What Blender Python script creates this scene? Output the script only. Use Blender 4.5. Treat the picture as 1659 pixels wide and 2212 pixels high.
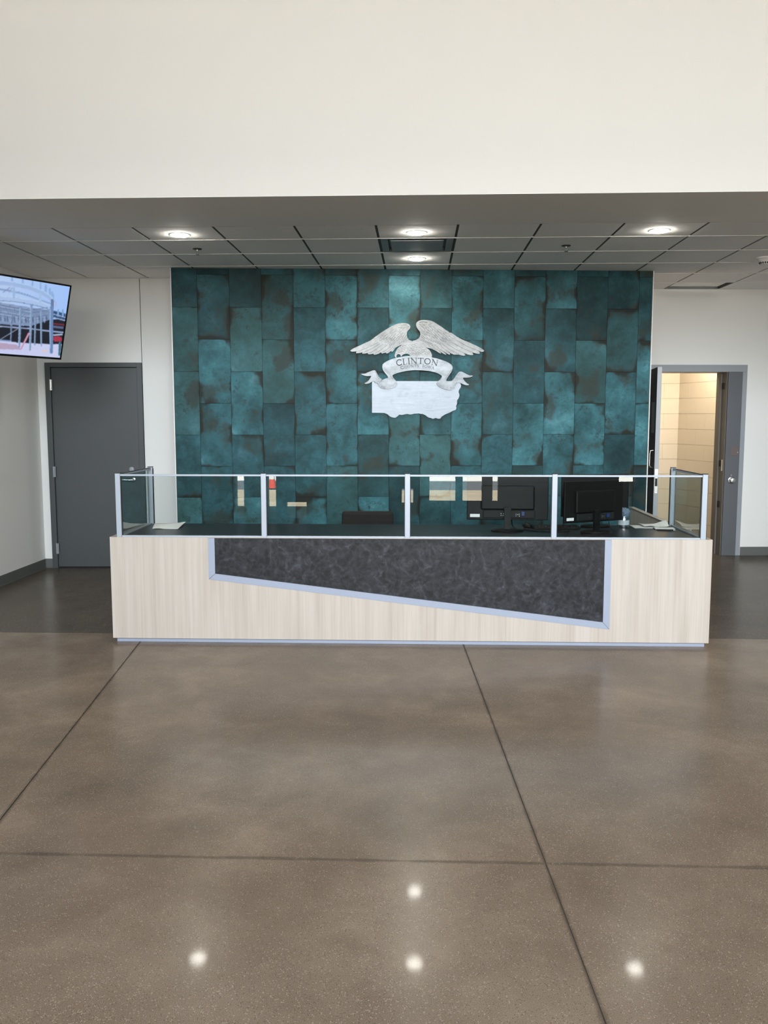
import bpy, math, random
import numpy as np
from mathutils import Vector, Matrix
from mathutils.geometry import tessellate_polygon
for o in list(bpy.data.objects): bpy.data.objects.remove(o)
S = bpy.context.scene
COL = S.collection
random.seed(7)
R = math.radians

# ------------------------------------------------------------------ camera
CAM_H = 1.5957
PITCH, YAW, ROLL, FPX = 0.109184, 0.0383, -0.00055, 1888.22
F = Vector((-math.sin(YAW)*math.cos(PITCH), math.cos(YAW)*math.cos(PITCH), -math.sin(PITCH)))
RT = Vector((math.cos(YAW), math.sin(YAW), 0)); UP = RT.cross(F)
rt = RT*math.cos(ROLL)+UP*math.sin(ROLL); up = UP*math.cos(ROLL)-RT*math.sin(ROLL)
cd = bpy.data.cameras.new('camera'); cam = bpy.data.objects.new('camera', cd); COL.objects.link(cam)
cam.matrix_world = Matrix(((rt.x, up.x, -F.x, 0), (rt.y, up.y, -F.y, 0), (rt.z, up.z, -F.z, CAM_H), (0, 0, 0, 1)))
cd.sensor_fit = 'VERTICAL'; cd.sensor_height = 24; cd.lens = FPX/2212*24
cd.clip_start = .05; cd.clip_end = 500
S.camera = cam
# ------------------------------------------------------------------ world, sun, window light, warm fill, exposure
w = bpy.data.worlds.new('world'); S.world = w; w.use_nodes = True
bg = w.node_tree.nodes['Background']; bg.inputs[0].default_value = (.72, .84, 1, 1); bg.inputs[1].default_value = .55
S.view_settings.view_transform = 'Standard'; S.view_settings.look = 'None'
S.view_settings.exposure = 0.0; S.view_settings.gamma = 1.0; S.view_settings.use_curve_mapping = False

def light(name, kind, loc, rot, energy, color, **k):
    d = bpy.data.lights.new(name, kind); d.energy = energy; d.color = color
    for a, b in k.items(): setattr(d, a, b)
    o = bpy.data.objects.new(name, d); COL.objects.link(o); o.location = loc; o.rotation_euler = rot
    return o
light('sun', 'SUN', (0, 0, 20), (R(-30), 0, R(8)), 56, (1, .97, .92), angle=R(.6))
# cool skylight through the tall lobby glazing behind the camera, falling towards the floor
light('window_daylight', 'AREA', (1.2, -4.75, 4.4), (R(60), 0, R(1)), 575, (.83, .92, 1), shape='RECTANGLE', size=12, size_y=3.4, spread=R(76))
# added warm fill inside the rear wall, in place of bounce off the paving
light('warm_fill', 'AREA', (2.5, -4.35, 2.75), (R(85), 0, 0), 62, (1, .93, .82), shape='RECTANGLE', size=10, size_y=1.1, spread=R(46))
# lamp inside the small room behind the open doorway
light('side_room_lamp', 'AREA', (3.35, 10.9, 2.75), (0, 0, 0), 42, (1, .89, .74), shape='RECTANGLE', size=.5, size_y=.5)

# ------------------------------------------------------------------ mesh helpers
class MB:
    def __init__(s, M=None): s.v = []; s.f = []; s.M = M or Matrix()
    def pts(s, ps):
        i = len(s.v); s.v += [tuple(s.M @ Vector(p)) for p in ps]; return i
    def box(s, x0, x1, y0, y1, z0, z1):
        i = s.pts([(x0,y0,z0),(x1,y0,z0),(x1,y1,z0),(x0,y1,z0),(x0,y0,z1),(x1,y0,z1),(x1,y1,z1),(x0,y1,z1)])
        s.f += [tuple(i+k for k in q) for q in ((3,2,1,0),(4,5,6,7),(0,1,5,4),(1,2,6,5),(2,3,7,6),(3,0,4,7))]; return s
    def prism(s, poly, y0, y1):
        """outline in x-z, extruded along y (y0 is the front)"""
        n = len(poly); a = sum(poly[k][0]*poly[(k+1)%n][1]-poly[(k+1)%n][0]*poly[k][1] for k in range(n))
        if a < 0: poly = poly[::-1]
        i = s.pts([(x, y0, z) for x, z in poly]+[(x, y1, z) for x, z in poly])
        for t in tessellate_polygon([[Vector((x, z, 0)) for x, z in poly]]):
            p = [poly[k] for k in t]
            ar = (p[1][0]-p[0][0])*(p[2][1]-p[0][1])-(p[2][0]-p[0][0])*(p[1][1]-p[0][1])
            if ar < 0: t = t[::-1]
            s.f.append(tuple(i+k for k in t)); s.f.append(tuple(i+n+k for k in reversed(t)))
        for k in range(n): s.f.append((i+(k+1)%n, i+k, i+n+k, i+n+(k+1)%n))
        return s
    def lathe(s, prof, n=24, c=(0,0,0), axis='z'):
        """prof: (radius, height) pairs"""
        rings = []
        for r, h in prof:
            ps = []
            for k in range(n):
                a = 2*math.pi*k/n; x, y = r*math.cos(a), r*math.sin(a)
                p = (x, y, h) if axis == 'z' else ((x, h, y) if axis == 'y' else (h, x, y))
                ps.append((p[0]+c[0], p[1]+c[1], p[2]+c[2]))
            rings.append(s.pts(ps))
        for a, b in zip(rings, rings[1:]):
            for k in range(n): s.f.append((a+k, a+(k+1)%n, b+(k+1)%n, b+k))
        s.f.append(tuple(rings[0]+k for k in reversed(range(n)))); s.f.append(tuple(rings[-1]+k for k in range(n)))
        return s
    def tube(s, path, r, n=8):
        path = [Vector(p) for p in path]; rings = []
        for i, p in enumerate(path):
            d = (path[min(i+1, len(path)-1)]-path[max(i-1, 0)]).normalized()
            a = d.cross(Vector((0, 0, 1)) if abs(d.z) < .9 else Vector((1, 0, 0))).normalized(); b = d.cross(a)
            rr = r[i] if isinstance(r, (list, tuple)) else r
            rings.append(s.pts([p+(a*math.cos(2*math.pi*k/n)+b*math.sin(2*math.pi*k/n))*rr for k in range(n)]))
        for a, b in zip(rings, rings[1:]):
            for k in range(n): s.f.append((a+k, a+(k+1)%n, b+(k+1)%n, b+k))
        s.f.append(tuple(rings[0]+k for k in reversed(range(n)))); s.f.append(tuple(rings[-1]+k for k in range(n)))
        return s
    def mesh(s, name, m, smooth=False):
        me = bpy.data.meshes.new(name); me.from_pydata(s.v, [], s.f); me.validate(); me.update()
        import bmesh
        bm = bmesh.new(); bm.from_mesh(me); bmesh.ops.recalc_face_normals(bm, faces=bm.faces); bm.to_mesh(me); bm.free()
        if m: me.materials.append(m)
        if smooth:
            for p in me.polygons: p.use_smooth = True
        return me
def put(name, me, parent=None, loc=(0,0,0), rot=(0,0,0), bevel=0, smooth=False, kind=None):
    o = bpy.data.objects.new(name, me); COL.objects.link(o); o.location = loc; o.rotation_euler = rot
    if parent: o.parent = parent
    if bevel:
        b = o.modifiers.new('bevel', 'BEVEL'); b.width = bevel; b.segments = 2; b.limit_method = 'ANGLE'; b.angle_limit = R(40)
    if smooth:
        e = o.modifiers.new('split', 'EDGE_SPLIT'); e.split_angle = R(35)
    if kind: o['kind'] = kind
    return o
def part(name, mb, m, parent=None, loc=(0,0,0), rot=(0,0,0), bevel=0, smooth=False, kind=None, label=None):
    o = put(name, mb.mesh(name, m, smooth), parent, loc, rot, bevel, smooth, kind)
    if label: o['label'] = label
    return o
def struct(name, mb, m, **k): return part(name, mb, m, kind='structure', **k)
def thing(name, label, cat, loc=(0,0,0), rotz=0, group=None):
    o = bpy.data.objects.new(name, None); COL.objects.link(o); o.location = loc; o.rotation_euler = (0, 0, rotz)
    o.empty_display_size = .1
    return tag(o, label, cat, group)
def tag(o, label, cat, group=None):
    o['label'] = label; o['category'] = cat
    if group: o['group'] = group
    return o
def dup(root, loc, rotz=None, label=None):
    r = root.copy(); COL.objects.link(r); r.location = loc
    if rotz is not None: r.rotation_euler = (0, 0, rotz)
    if label: r['label'] = label
    for ch in list(root.children):
        c = ch.copy(); COL.objects.link(c); c.parent = r
        for g in list(ch.children):
            d = g.copy(); COL.objects.link(d); d.parent = c
    return r

# ------------------------------------------------------------------ materials
class NT:
    def __init__(s, name):
        s.m = bpy.data.materials.new(name); s.m.use_nodes = True; s.t = s.m.node_tree; s.b = s.t.nodes['Principled BSDF']; s.out = s.t.nodes['Material Output']
    def n(s, typ, **k):
        nd = s.t.nodes.new(typ)
        for a, b in k.items():
            if a.startswith('i_'):
                key = a[2:]; key = int(key) if key.isdigit() else key.replace('_', ' ')
                s.set(nd.inputs[key], b)
            else: setattr(nd, a, b)
        return nd
    def set(s, sock, val):
        if isinstance(val, bpy.types.NodeSocket): s.t.links.new(val, sock)
        elif isinstance(val, bpy.types.Node): s.t.links.new(val.outputs[0], sock)
        else:
            if isinstance(val, (tuple, list)) and len(val) == 3 and sock.type == 'RGBA': val = (*val, 1)
            sock.default_value = val
    def math(s, op, a, b=0, c=0, clamp=False):
        nd = s.t.nodes.new('ShaderNodeMath'); nd.operation = op; nd.use_clamp = clamp
        s.set(nd.inputs[0], a); s.set(nd.inputs[1], b); s.set(nd.inputs[2], c); return nd.outputs[0]
    def vmath(s, op, a, b=(0,0,0)):
        nd = s.t.nodes.new('ShaderNodeVectorMath'); nd.operation = op; s.set(nd.inputs[0], a); s.set(nd.inputs[1], b); return nd.outputs[0]
    def mix(s, f, a, b):
        nd = s.t.nodes.new('ShaderNodeMix'); nd.data_type = 'RGBA'; s.set(nd.inputs[0], f); s.set(nd.inputs[6], a); s.set(nd.inputs[7], b); return nd.outputs[2]
    def noise(s, vec, scale, detail=4, rough=.5, dist=0):
        nd = s.n('ShaderNodeTexNoise'); s.set(nd.inputs['Vector'], vec); nd.inputs['Scale'].default_value = scale
        nd.inputs['Detail'].default_value = detail; nd.inputs['Roughness'].default_value = rough; nd.inputs['Distortion'].default_value = dist
        return nd.outputs[0]
    def ramp(s, f, stops):
        nd = s.n('ShaderNodeValToRGB'); s.set(nd.inputs[0], f); e = nd.color_ramp.elements
        while len(e) < len(stops): e.new(.5)
        for k, (p, c) in enumerate(stops): e[k].position = p; e[k].color = (*c, 1) if len(c) == 3 else c
        return nd.outputs[0]
    def smooth(s, x, lo, hi):
        nd = s.n('ShaderNodeMapRange', interpolation_type='SMOOTHSTEP'); s.set(nd.inputs[0], x)
        nd.inputs[1].default_value = lo; nd.inputs[2].default_value = hi; return nd.outputs[0]
    def bump(s, h, strength=.2, dist=.01):
        nd = s.n('ShaderNodeBump'); nd.inputs['Strength'].default_value = strength; nd.inputs['Distance'].default_value = dist
        s.set(nd.inputs['Height'], h); s.t.links.new(nd.outputs[0], s.b.inputs['Normal'])
    def p(s, **k):
        for a, b in k.items(): s.set(s.b.inputs[a.replace('_', ' ')], b)
        return s.m
    def pos(s): return s.n('ShaderNodeNewGeometry').outputs['Position']
    def obj(s): return s.n('ShaderNodeTexCoord').outputs['Object']
def srgb(r, g, b): return tuple(((c/255+.055)/1.055)**2.4 if c/255 > .04045 else c/255/12.92 for c in (r, g, b))
def plain(name, col, rough=.5, metal=0, var=.04, scale=8, spec=.5, bump=0, **k):
    t = NT(name); n = t.noise(t.pos(), scale, 4)
    c = t.mix(n, tuple(x*(1-var) for x in col), tuple(min(1, x*(1+var)) for x in col))
    if bump: t.bump(t.noise(t.pos(), 220, 2), bump, .002)
    return t.p(Base_Color=c, Roughness=rough, Metallic=metal, Specular_IOR_Level=spec, **k)

M_WALL = plain('painted_drywall', (.74, .745, .73), .62, bump=.08, var=.01, scale=1.5)
M_SOFFIT = plain('soffit_paint', (.82, .80, .76), .7, bump=.08, var=.01)
M_GREY = plain('grey_door_paint', (.050, .056, .058), .45, var=.03)
M_LGREY = plain('grey_frame_paint', (.26, .285, .31), .45, var=.03)
M_BASE = plain('rubber_base', (.10, .105, .10), .55)
M_BLACK = plain('black_plastic', (.0035, .0038, .0042), .45, var=.1, spec=.25)
M_BLACKM = plain('matt_black_plastic', (.012, .012, .013), .6, var=.1, spec=.25)
M_CHROME = plain('satin_chrome', (.62, .62, .62), .25, 1)
M_ALU = plain('anodised_aluminium', (.37, .41, .47), .42, .2, var=.02)
M_ALUTRIM = plain('blue_grey_trim', (.29, .325, .41), .45, .1, var=.03)
M_RUBBER = plain('black_gasket', (.02, .02, .02), .7)
M_PAPER = plain('paper', (.80, .80, .80), .8, var=.03)
M_PANEL = plain('ceiling_panel_board', (.84, .825, .80), .9, var=.05, scale=40, bump=.25)
M_TEEW = plain('white_tee', (.74, .73, .71), .6)
M_TEED = plain('dark_tee', (.055, .052, .048), .8)
M_PLEN = plain('dark_plenum', (.06, .06, .06), .95)
M_VENT = plain('vent_paint', (.22, .235, .24), .5)
M_CLOTH = plain('chair_fabric', (.014, .012, .011), .95, var=.2, scale=200)
M_REAR = plain('storefront_metal', (.10, .10, .10), .5)
M_LEAFSHADE = plain('shaded_leaf_face', (.003, .005, .007), .6, spec=.12)  # near-black stands in for shade on the open leaf's left face
M_DARKLINE = plain('engraved_line', (.014, .020, .024), .6)
M_BRONZE = plain('dark_bronze', (.05, .045, .04), .4, .6)
M_TAUPE = plain('side_reveal_paint', (.13, .12, .105), .55)
M_CMU = plain('cream_block_paint', (.60, .52, .40), .55, var=.04, scale=60, bump=.3)

def floor_mat(name='polished_concrete', k=(1, 1, 1), spec=.09, coat=.05):
    t = NT(name); P = t.pos()
    big = t.noise(P, .55, 5, .6, .6); mid = t.noise(P, 2.6, 6, .65, .3)
    base = t.ramp(t.math('ADD', t.math('MULTIPLY', big, .55), t.math('MULTIPLY', mid, .45)),
                  [(p_, tuple(a*b for a, b in zip(c_, k))) for p_, c_ in ((.34, (.092, .063, .043)), (.50, (.150, .108, .076)), (.64, (.222, .166, .120)))])
    v = t.n('ShaderNodeTexVoronoi'); t.set(v.inputs['Vector'], P); v.inputs['Scale'].default_value = 210
    rnd = t.n('ShaderNodeSeparateColor'); t.set(rnd.inputs[0], v.outputs['Color'])
    core = t.math('LESS_THAN', v.outputs['Distance'], .42)
    dens = t.smooth(t.noise(P, 1.7, 3), .35, .75)
    thr = t.math('SUBTRACT', .93, t.math('MULTIPLY', dens, .14))
    lightspk = t.math('MULTIPLY', core, t.math('GREATER_THAN', rnd.outputs[0], thr))
    darkspk = t.math('MULTIPLY', core, t.math('GREATER_THAN', rnd.outputs[1], .87))
    fine = t.noise(P, 330, 2, .7)
    c = t.mix(t.smooth(fine, .3, .7), t.mix(.36, base, (.04, .03, .022)), t.mix(.20, base, (.38, .32, .26)))
    c = t.mix(t.math('MULTIPLY', lightspk, .38), c, (.42, .36, .29))
    c = t.mix(t.math('MULTIPLY', darkspk, .6), c, (.05, .042, .035))
    # grime worn in beside the saw cuts
    sp = t.n('ShaderNodeSeparateXYZ'); t.set(sp.inputs[0], P); X, Y = sp.outputs[0], sp.outputs[1]
    da = t.math('ABSOLUTE', t.math('SUBTRACT', X, t.math('ADD', .60028, t.math('MULTIPLY', Y, -.0455))))
    db = t.math('ABSOLUTE', t.math('SUBTRACT', X, t.math('ADD', -1.282, t.math('MULTIPLY', Y, -.1139))))
    dc = t.math('ABSOLUTE', t.math('SUBTRACT', Y, 3.0))
    dm = t.math('ADD', t.math('MINIMUM', da, t.math('MINIMUM', db, dc)), t.math('MULTIPLY', t.math('SUBTRACT', t.noise(P, 7, 4), .5), .030))
    c = t.mix(t.math('MULTIPLY', t.math('SUBTRACT', 1, t.smooth(dm, .002, .016)), .55), c, (.045, .032, .023))
    rg = t.math('ADD', .20, t.math('MULTIPLY', mid, .10))
    t.bump(t.math('ADD', t.noise(P, 14, 3), t.math('MULTIPLY', fine, .25)), .05, .004)
    return t.p(Base_Color=c, Roughness=rg, Specular_IOR_Level=spec, Coat_Weight=coat, Coat_Roughness=.06)
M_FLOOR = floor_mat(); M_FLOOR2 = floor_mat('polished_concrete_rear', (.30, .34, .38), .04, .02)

def tile_mat():
    t = NT('oxidised_teal_tile'); O = t.obj(); oi = t.n('ShaderNodeObjectInfo'); rn = oi.outputs['Random']
    off = t.n('ShaderNodeCombineXYZ'); t.set(off.inputs[0], t.math('MULTIPLY', rn, 61.7)); t.set(off.inputs[1], t.math('MULTIPLY', rn, 23.1)); t.set(off.inputs[2], t.math('MULTIPLY', rn, 137.3))
    P = t.vmath('ADD', O, off)
    sep = t.n('ShaderNodeSeparateXYZ'); t.set(sep.inputs[0], O)
    ax = t.math('DIVIDE', t.math('ABSOLUTE', sep.outputs[0]), .1505); az = t.math('DIVIDE', t.math('ABSOLUTE', sep.outputs[2]), .303)
    # rounded-rectangle distance so the dark scorch gathers in corners and along some edges
    e = t.math('POWER', t.math('ADD', t.math('POWER', ax, 7), t.math('POWER', az, 10)), .18)
    n1 = t.noise(P, 3.1, 3, .5); n2 = t.noise(P, 8, 11, .74, .25); n3 = t.noise(P, 2.2, 2); n4 = t.noise(P, 24, 10, .80, .5)
    teal = t.ramp(t.math('ADD', t.math('MULTIPLY', n2, .55), t.math('MULTIPLY', n3, .45)),
                  [(.32, (.009, .036, .041)), (.45, (.026, .088, .103)), (.57, (.047, .155, .186)), (.70, (.115, .290, .340))])
    # each tile leans greener, bluer or greyer
    r2 = t.math('FRACT', t.math('MULTIPLY', rn, 13.7)); r3 = t.math('FRACT', t.math('MULTIPLY', rn, 41.3))
    teal = t.mix(t.math('MULTIPLY', t.smooth(r2, .45, 1), .45), teal, (.038, .078, .066))
    bright = t.math('ADD', .34, t.math('MULTIPLY', r3, .74))
    bc = t.n('ShaderNodeCombineColor'); [t.set(bc.inputs[k], bright) for k in range(3)]
    mm = t.n('ShaderNodeMix', data_type='RGBA', blend_type='MULTIPLY'); mm.inputs[0].default_value = 1; t.set(mm.inputs[6], teal); t.set(mm.inputs[7], bc.outputs[0]); teal = mm.outputs[2]
    blot = t.smooth(t.math('ADD', n1, t.math('MULTIPLY', t.math('SUBTRACT', n2, .5), .7)), .54, .66)
    c = t.mix(t.math('MULTIPLY', blot, .72), teal, (.030, .034, .026))
    crust = t.math('MULTIPLY', t.smooth(n4, .53, .58), t.smooth(t.noise(P, 4.5, 2), .48, .58))
    c = t.mix(t.math('MULTIPLY', crust, .7), c, (.026, .036, .036))
    edge = t.smooth(t.math('ADD', e, t.math('MULTIPLY', t.math('SUBTRACT', t.math('ADD', t.math('MULTIPLY', n1, .8), t.math('MULTIPLY', n2, .2)), .5), 2.3)), .93, 1.17)
    c = t.mix(t.math('MULTIPLY', edge, .86), c, (.014, .015, .011))
    t.bump(t.math('ADD', n2, t.math('MULTIPLY', n4, .5)), .12, .004)
    return t.p(Base_Color=c, Roughness=t.math('ADD', .34, t.math('MULTIPLY', n2, .3)), Specular_IOR_Level=.10)
M_TILE = tile_mat()

def wood_mat():
    t = NT('pale_ash_laminate'); P = t.pos()
    mp = t.n('ShaderNodeMapping'); t.set(mp.inputs[0], P); mp.inputs['Scale'].default_value = (9, 9, .55)
    mp2 = t.n('ShaderNodeMapping'); t.set(mp2.inputs[0], P); mp2.inputs['Scale'].default_value = (70, 70, .9)
    a = t.noise(mp.outputs[0], 1, 4, .6, .25); b = t.noise(mp2.outputs[0], 1, 4, .65, .2)
    c = t.ramp(t.math('ADD', t.math('MULTIPLY', a, .6), t.math('MULTIPLY', b, .4)),
               [(.32, (.38, .32, .27)), (.47, (.44, .385, .335)), (.60, (.485, .44, .395)), (.75, (.46, .40, .345))])
    return t.p(Base_Color=c, Roughness=.5, Specular_IOR_Level=.35)
M_WOOD = wood_mat()

def slate_mat(name='smoky_slate_laminate', k=1, rough=.45):
    t = NT(name); P = t.pos()
    w1 = t.n('ShaderNodeTexNoise'); t.set(w1.inputs['Vector'], P); w1.inputs['Scale'].default_value = 6; w1.inputs['Detail'].default_value = 3
    wv = t.vmath('SCALE', w1.outputs['Color']); wv.node.inputs['Scale'].default_value = .16
    Q = t.vmath('ADD', P, wv)
    v = t.n('ShaderNodeTexVoronoi'); t.set(v.inputs['Vector'], Q); v.inputs['Scale'].default_value = 24; v.feature = 'F1'
    v2 = t.n('ShaderNodeTexVoronoi'); t.set(v2.inputs['Vector'], Q); v2.inputs['Scale'].default_value = 38
    s1 = t.n('ShaderNodeSeparateColor'); t.set(s1.inputs[0], v.outputs['Color']); s2 = t.n('ShaderNodeSeparateColor'); t.set(s2.inputs[0], v2.outputs['Color'])
    n = t.noise(P, 18, 9, .74, 1.8)
    f = t.math('ADD', t.math('MULTIPLY', n, .52), t.math('ADD', t.math('MULTIPLY', s1.outputs[0], .13), t.math('ADD', t.math('MULTIPLY', s2.outputs[1], .14), t.math('MULTIPLY', v.outputs['Distance'], .24))))
    c = t.ramp(f, [(.34, (.004*k, .004*k, .005*k)), (.47, (.011*k, .0115*k, .014*k)), (.60, (.022*k, .023*k, .028*k)), (.76, (.056*k, .058*k, .068*k))])
    return t.p(Base_Color=c, Roughness=rough, Specular_IOR_Level=.3)
M_SLATE = slate_mat()
M_DESKTOP = slate_mat('dark_worktop_laminate', .8, .3)

def metal_mat(name, base, stretch, lo=.45):
    t = NT(name); O = t.obj(); mp = t.n('ShaderNodeMapping'); t.set(mp.inputs[0], O); mp.inputs['Scale'].default_value = stretch
    a = t.noise(mp.outputs[0], 1, 6, .6, .5); b = t.noise(O, 9, 5, .6, 1)
    f = t.math('ADD', t.math('MULTIPLY', a, .55), t.math('MULTIPLY', b, .45))
    c = t.ramp(f, [(.28, tuple(x*lo for x in base)), (.44, tuple(x*(lo+.3) if lo < .7 else x*.92 for x in base)), (.58, base), (.74, tuple(min(1, x*1.2) for x in base))])
    t.bump(f, .18, .01)
    return t.p(Base_Color=c, Roughness=.42, Metallic=.35)
M_PLATE = metal_mat('ground_steel_plate', (.25, .285, .33), (4, 4, 26), .66)
M_EAGLE = metal_mat('ground_steel_wing', (.225, .235, .240), (14, 14, 18))
M_RIBBON = metal_mat('ground_steel_ribbon', (.235, .262, .290), (6, 6, 26))

def glass_mat():
    t = NT('clear_guard_glass'); nt = t.t
    tr = t.n('ShaderNodeBsdfTransparent'); tr.inputs[0].default_value = (.89, .915, .91, 1)
    gl = t.n('ShaderNodeBsdfGlossy'); gl.inputs['Roughness'].default_value = 0; gl.inputs[0].default_value = (.95, 1, 1, 1)
    fr = t.n('ShaderNodeFresnel'); fr.inputs['IOR'].default_value = 1.5
    mx = t.n('ShaderNodeMixShader'); ge = t.n('ShaderNodeNewGeometry'); t.set(mx.inputs[0], t.math('MULTIPLY', t.math('MULTIPLY', fr, 1.9), t.math('SUBTRACT', 1, ge.outputs['Backfacing']), clamp=True)); t.set(mx.inputs[1], tr.outputs[0]); t.set(mx.inputs[2], gl.outputs[0])
    nt.links.new(mx.outputs[0], t.out.inputs[0]); return t.m
M_GLASS = glass_mat()
def emis(name, col, st):
    t = NT(name); return t.p(Base_Color=(.8, .8, .8), Emission_Color=col, Emission_Strength=st)
M_LAMP = emis('lamp_lens', (1, .96, .86), 280)
M_CEIL2 = plain('atrium_ceiling_paint', (.75, .75, .73), .8)

# ------------------------------------------------------------------ constants of the room
HC = 3.0
GX, GY, G = -2.7534, 7.1338, .6096      # ceiling grid origin, spacing
AT, YT = .08034, 8.6215                 # feature wall slant and depth at x = 0
rotT = math.atan(AT); MT = Matrix.Translation((0, YT, 0)) @ Matrix.Rotation(rotT, 4, 'Z')
AL, YL = .0466, 9.1912; ML = Matrix.Translation((0, YL, 0)) @ Matrix.Rotation(math.atan(AL), 4, 'Z')
AR, YR = .0617, 9.8828; MR = Matrix.Translation((0, YR, 0)) @ Matrix.Rotation(math.atan(AR), 4, 'Z')

# ------------------------------------------------------------------ floor of concrete slabs
fl = struct('floor', MB().box(-8.5, 8.5, -4.6, 12.6, -.2, -.005), plain('joint_sealant', (.085, .066, .050), .9))
def slab(poly, g=.003, mat=None):
    # shrink towards centroid edges by offsetting: simple inward offset per axis
    cx = sum(p[0] for p in poly)/len(poly); cy = sum(p[1] for p in poly)/len(poly)
    q = [(x+(g if x < cx else -g), y+(g if y < cy else -g)) for x, y in poly]
    m = MB(Matrix(((1,0,0,0),(0,0,1,0),(0,1,0,0),(0,0,0,1))))
    m.prism(q, -.005, 0.0)
    part('slab', m, mat or M_FLOOR, fl)
def jl(y): return -1.972+(6.058-y)*.1139
def jr(y): return .325+(6.05-y)*.0455
ys = [-4.6, -.25, 3.0, 6.25]
for a, b in zip(ys, ys[1:]):
    dl = 0 if True else 0
    slab([(-8.5, a), (jl(a), a), (jl(b), b), (-8.5, b)])
    slab([(jl(a), a), (jr(a), a), (jr(b), b), (jl(b), b)])
    slab([(jr(a), a), (4.4, a), (4.4, b), (jr(b), b)])
    slab([(4.4, a), (8.5, a), (8.5, b), (4.4, b)])
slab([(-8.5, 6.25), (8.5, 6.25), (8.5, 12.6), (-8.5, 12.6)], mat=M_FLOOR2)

# ------------------------------------------------------------------ walls
def holes(mb, x0, x1, z0, z1, y0, y1, rects):
    xs = sorted({x0, x1, *[r[0] for r in rects], *[r[1] for r in rects]})
    for a, b in zip(xs, xs[1:]):
        m = (a+b)/2; hs = sorted([(r[2], r[3]) for r in rects if r[0] < m < r[1]]); z = z0
        for h0, h1 in hs:
            if h0 > z: mb.box(a, b, y0, y1, z, h0)
            z = max(z, h1)
        if z < z1: mb.box(a, b, y0, y1, z, z1)
    return mb
struct('wall_upper', MB().box(-8.5, 8.5, 5.772, 5.95, HC+.004, 7.2), plain('warm_lit_drywall', (.585, .560, .515), .62, bump=.08, var=.01, scale=1.5))  # warm bounce tint painted in, darkened against the strong window light
struct('ceiling_soffit', MB().box(-8.5, 8.5, 5.7722, 6.652, HC, HC+.0035), M_SOFFIT)
struct('wall_left', MB().box(-4.12, -3.935, 5.78, 9.2, 0, 3.4), M_WALL)
struct('wall_left_front', MB().box(-8.5, -4.12, 5.78, 5.95, 0, HC), M_WALL)
struct('wall_far_left', MB().box(-8.7, -8.5, -4.6, 5.95, 0, 7.2), M_WALL)
struct('wall_far_right', MB().box(8.5, 8.7, -4.6, 12.6, 0, 7.2), M_WALL)
struct('wall_right_front', MB().box(4.50, 8.5, 5.78, 5.95, 0, HC), M_WALL)
struct('wall_right_side', MB().box(4.36, 4.50, 5.78, 10.25, 0, 3.4), M_WALL)
struct('ceiling_atrium', MB().box(-8.7, 8.7, -4.8, 5.95, 7.2, 7.35), M_CEIL2)
# rear storefront wall (seen only mirrored in the desk glass)
rects = [(-3.62,-3.55,.9,2.1),(-3.45,-3.29,.04,2.1),(-2.84,-2.68,.03,2.1),(-2.49,-2.10,.90,2.1),(-2.49,-2.10,.05,.36),
         (-.295,-.08,.35,.62),(.226,.72,.39,2.1),(.85,1.22,.39,2.1),(1.41,1.52,.39,2.1),(3.78,4.09,.96,1.07),(3.76,4.06,.76,.915)]
mb = holes(MB(), -8.5, 8.5, 0, 2.80, -4.6, -4.42, rects)
for k in range(8): mb.box(-8.5+k*2.4, -8.5+k*2.4+.08, -4.6, -4.42, 2.80, 6.2)
mb.box(-8.5, 8.5, -4.6, -4.42, 6.2, 7.2)
struct('wall_rear', mb, M_REAR)

# left back wall in two drywall panels with a reveal joint above the door frame
lw = struct('wall_back_left', MB(ML).box(-4.0, -1.6, .035, .16, 0, 3.4), M_DARKLINE)
mb = MB(ML); mb.box(-4.0, -3.85, 0, .034, 0, HC+.3); mb.box(-3.85, -2.860, 0, .034, 2.147, HC+.3); part('drywall_panel', mb, M_WALL, lw)
mb = MB(ML); mb.box(-2.853, -1.6, 0, .034, 0, HC+.3); part('drywall_panel', mb, M_WALL, lw)
# right back wall with doorway
mb = holes(MB(MR), 1.2, 5.3, 0, 3.4, 0, .285, [(2.52, 3.70, -.1, 2.167)])
struct('wall_back_right', mb, M_WALL)
# feature wall core
tw = struct('wall_feature', MB(MT).box(-2.356, 2.292, .012, .20, 0, 3.4), plain('tile_setting_bed', (.018, .020, .018), .9))
struct('trim_1', MB(MT).box(-2.366, -2.358, -.004, .20, 0, HC), M_WALL)
struct('trim_2', MB(MT).box(2.2935, 2.302, -.004, .20, 0, HC), M_WALL)
cache = {}
def tile(cx, wx, cz, hz):
    k = (round(wx, 3), round(hz, 3))
    if k not in cache:
        a, b = wx/2-.0011, hz/2-.0011; e = .0015
        m = MB(); m.box(-a, a, 0, .010, -b, b); cache[k] = m.mesh('tile', M_TILE)
    c = MT @ Vector((cx, -.0+random.uniform(-.0006, .0006), cz))
    put('tile', cache[k], tw, c, (0, 0, rotT))
s = math.sqrt(1+AT*AT)
left = -2.348*s; right = 2.284*s; first = .239; tws = (-1.822-(-2.348))*s
x = left; i = 0
edges = [left, left+first]
while edges[-1]+.3050 < right-.02: edges.append(edges[-1]+.3055)
edges.append(right)
for i, (a, b) in enumerate(zip(edges, edges[1:])):
    zt = [HC, 2.94, 2.330, 1.720, 1.110, .500, 0] if i % 2 else [HC, 2.635, 2.025, 1.415, .805, .195, 0]
    if i % 2 and i > 1: zt[1] -= .004*0
    for z1, z0 in zip(zt, zt[1:]): tile((a+b)/2, b-a, (z0+z1)/2, z1-z0)

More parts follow.
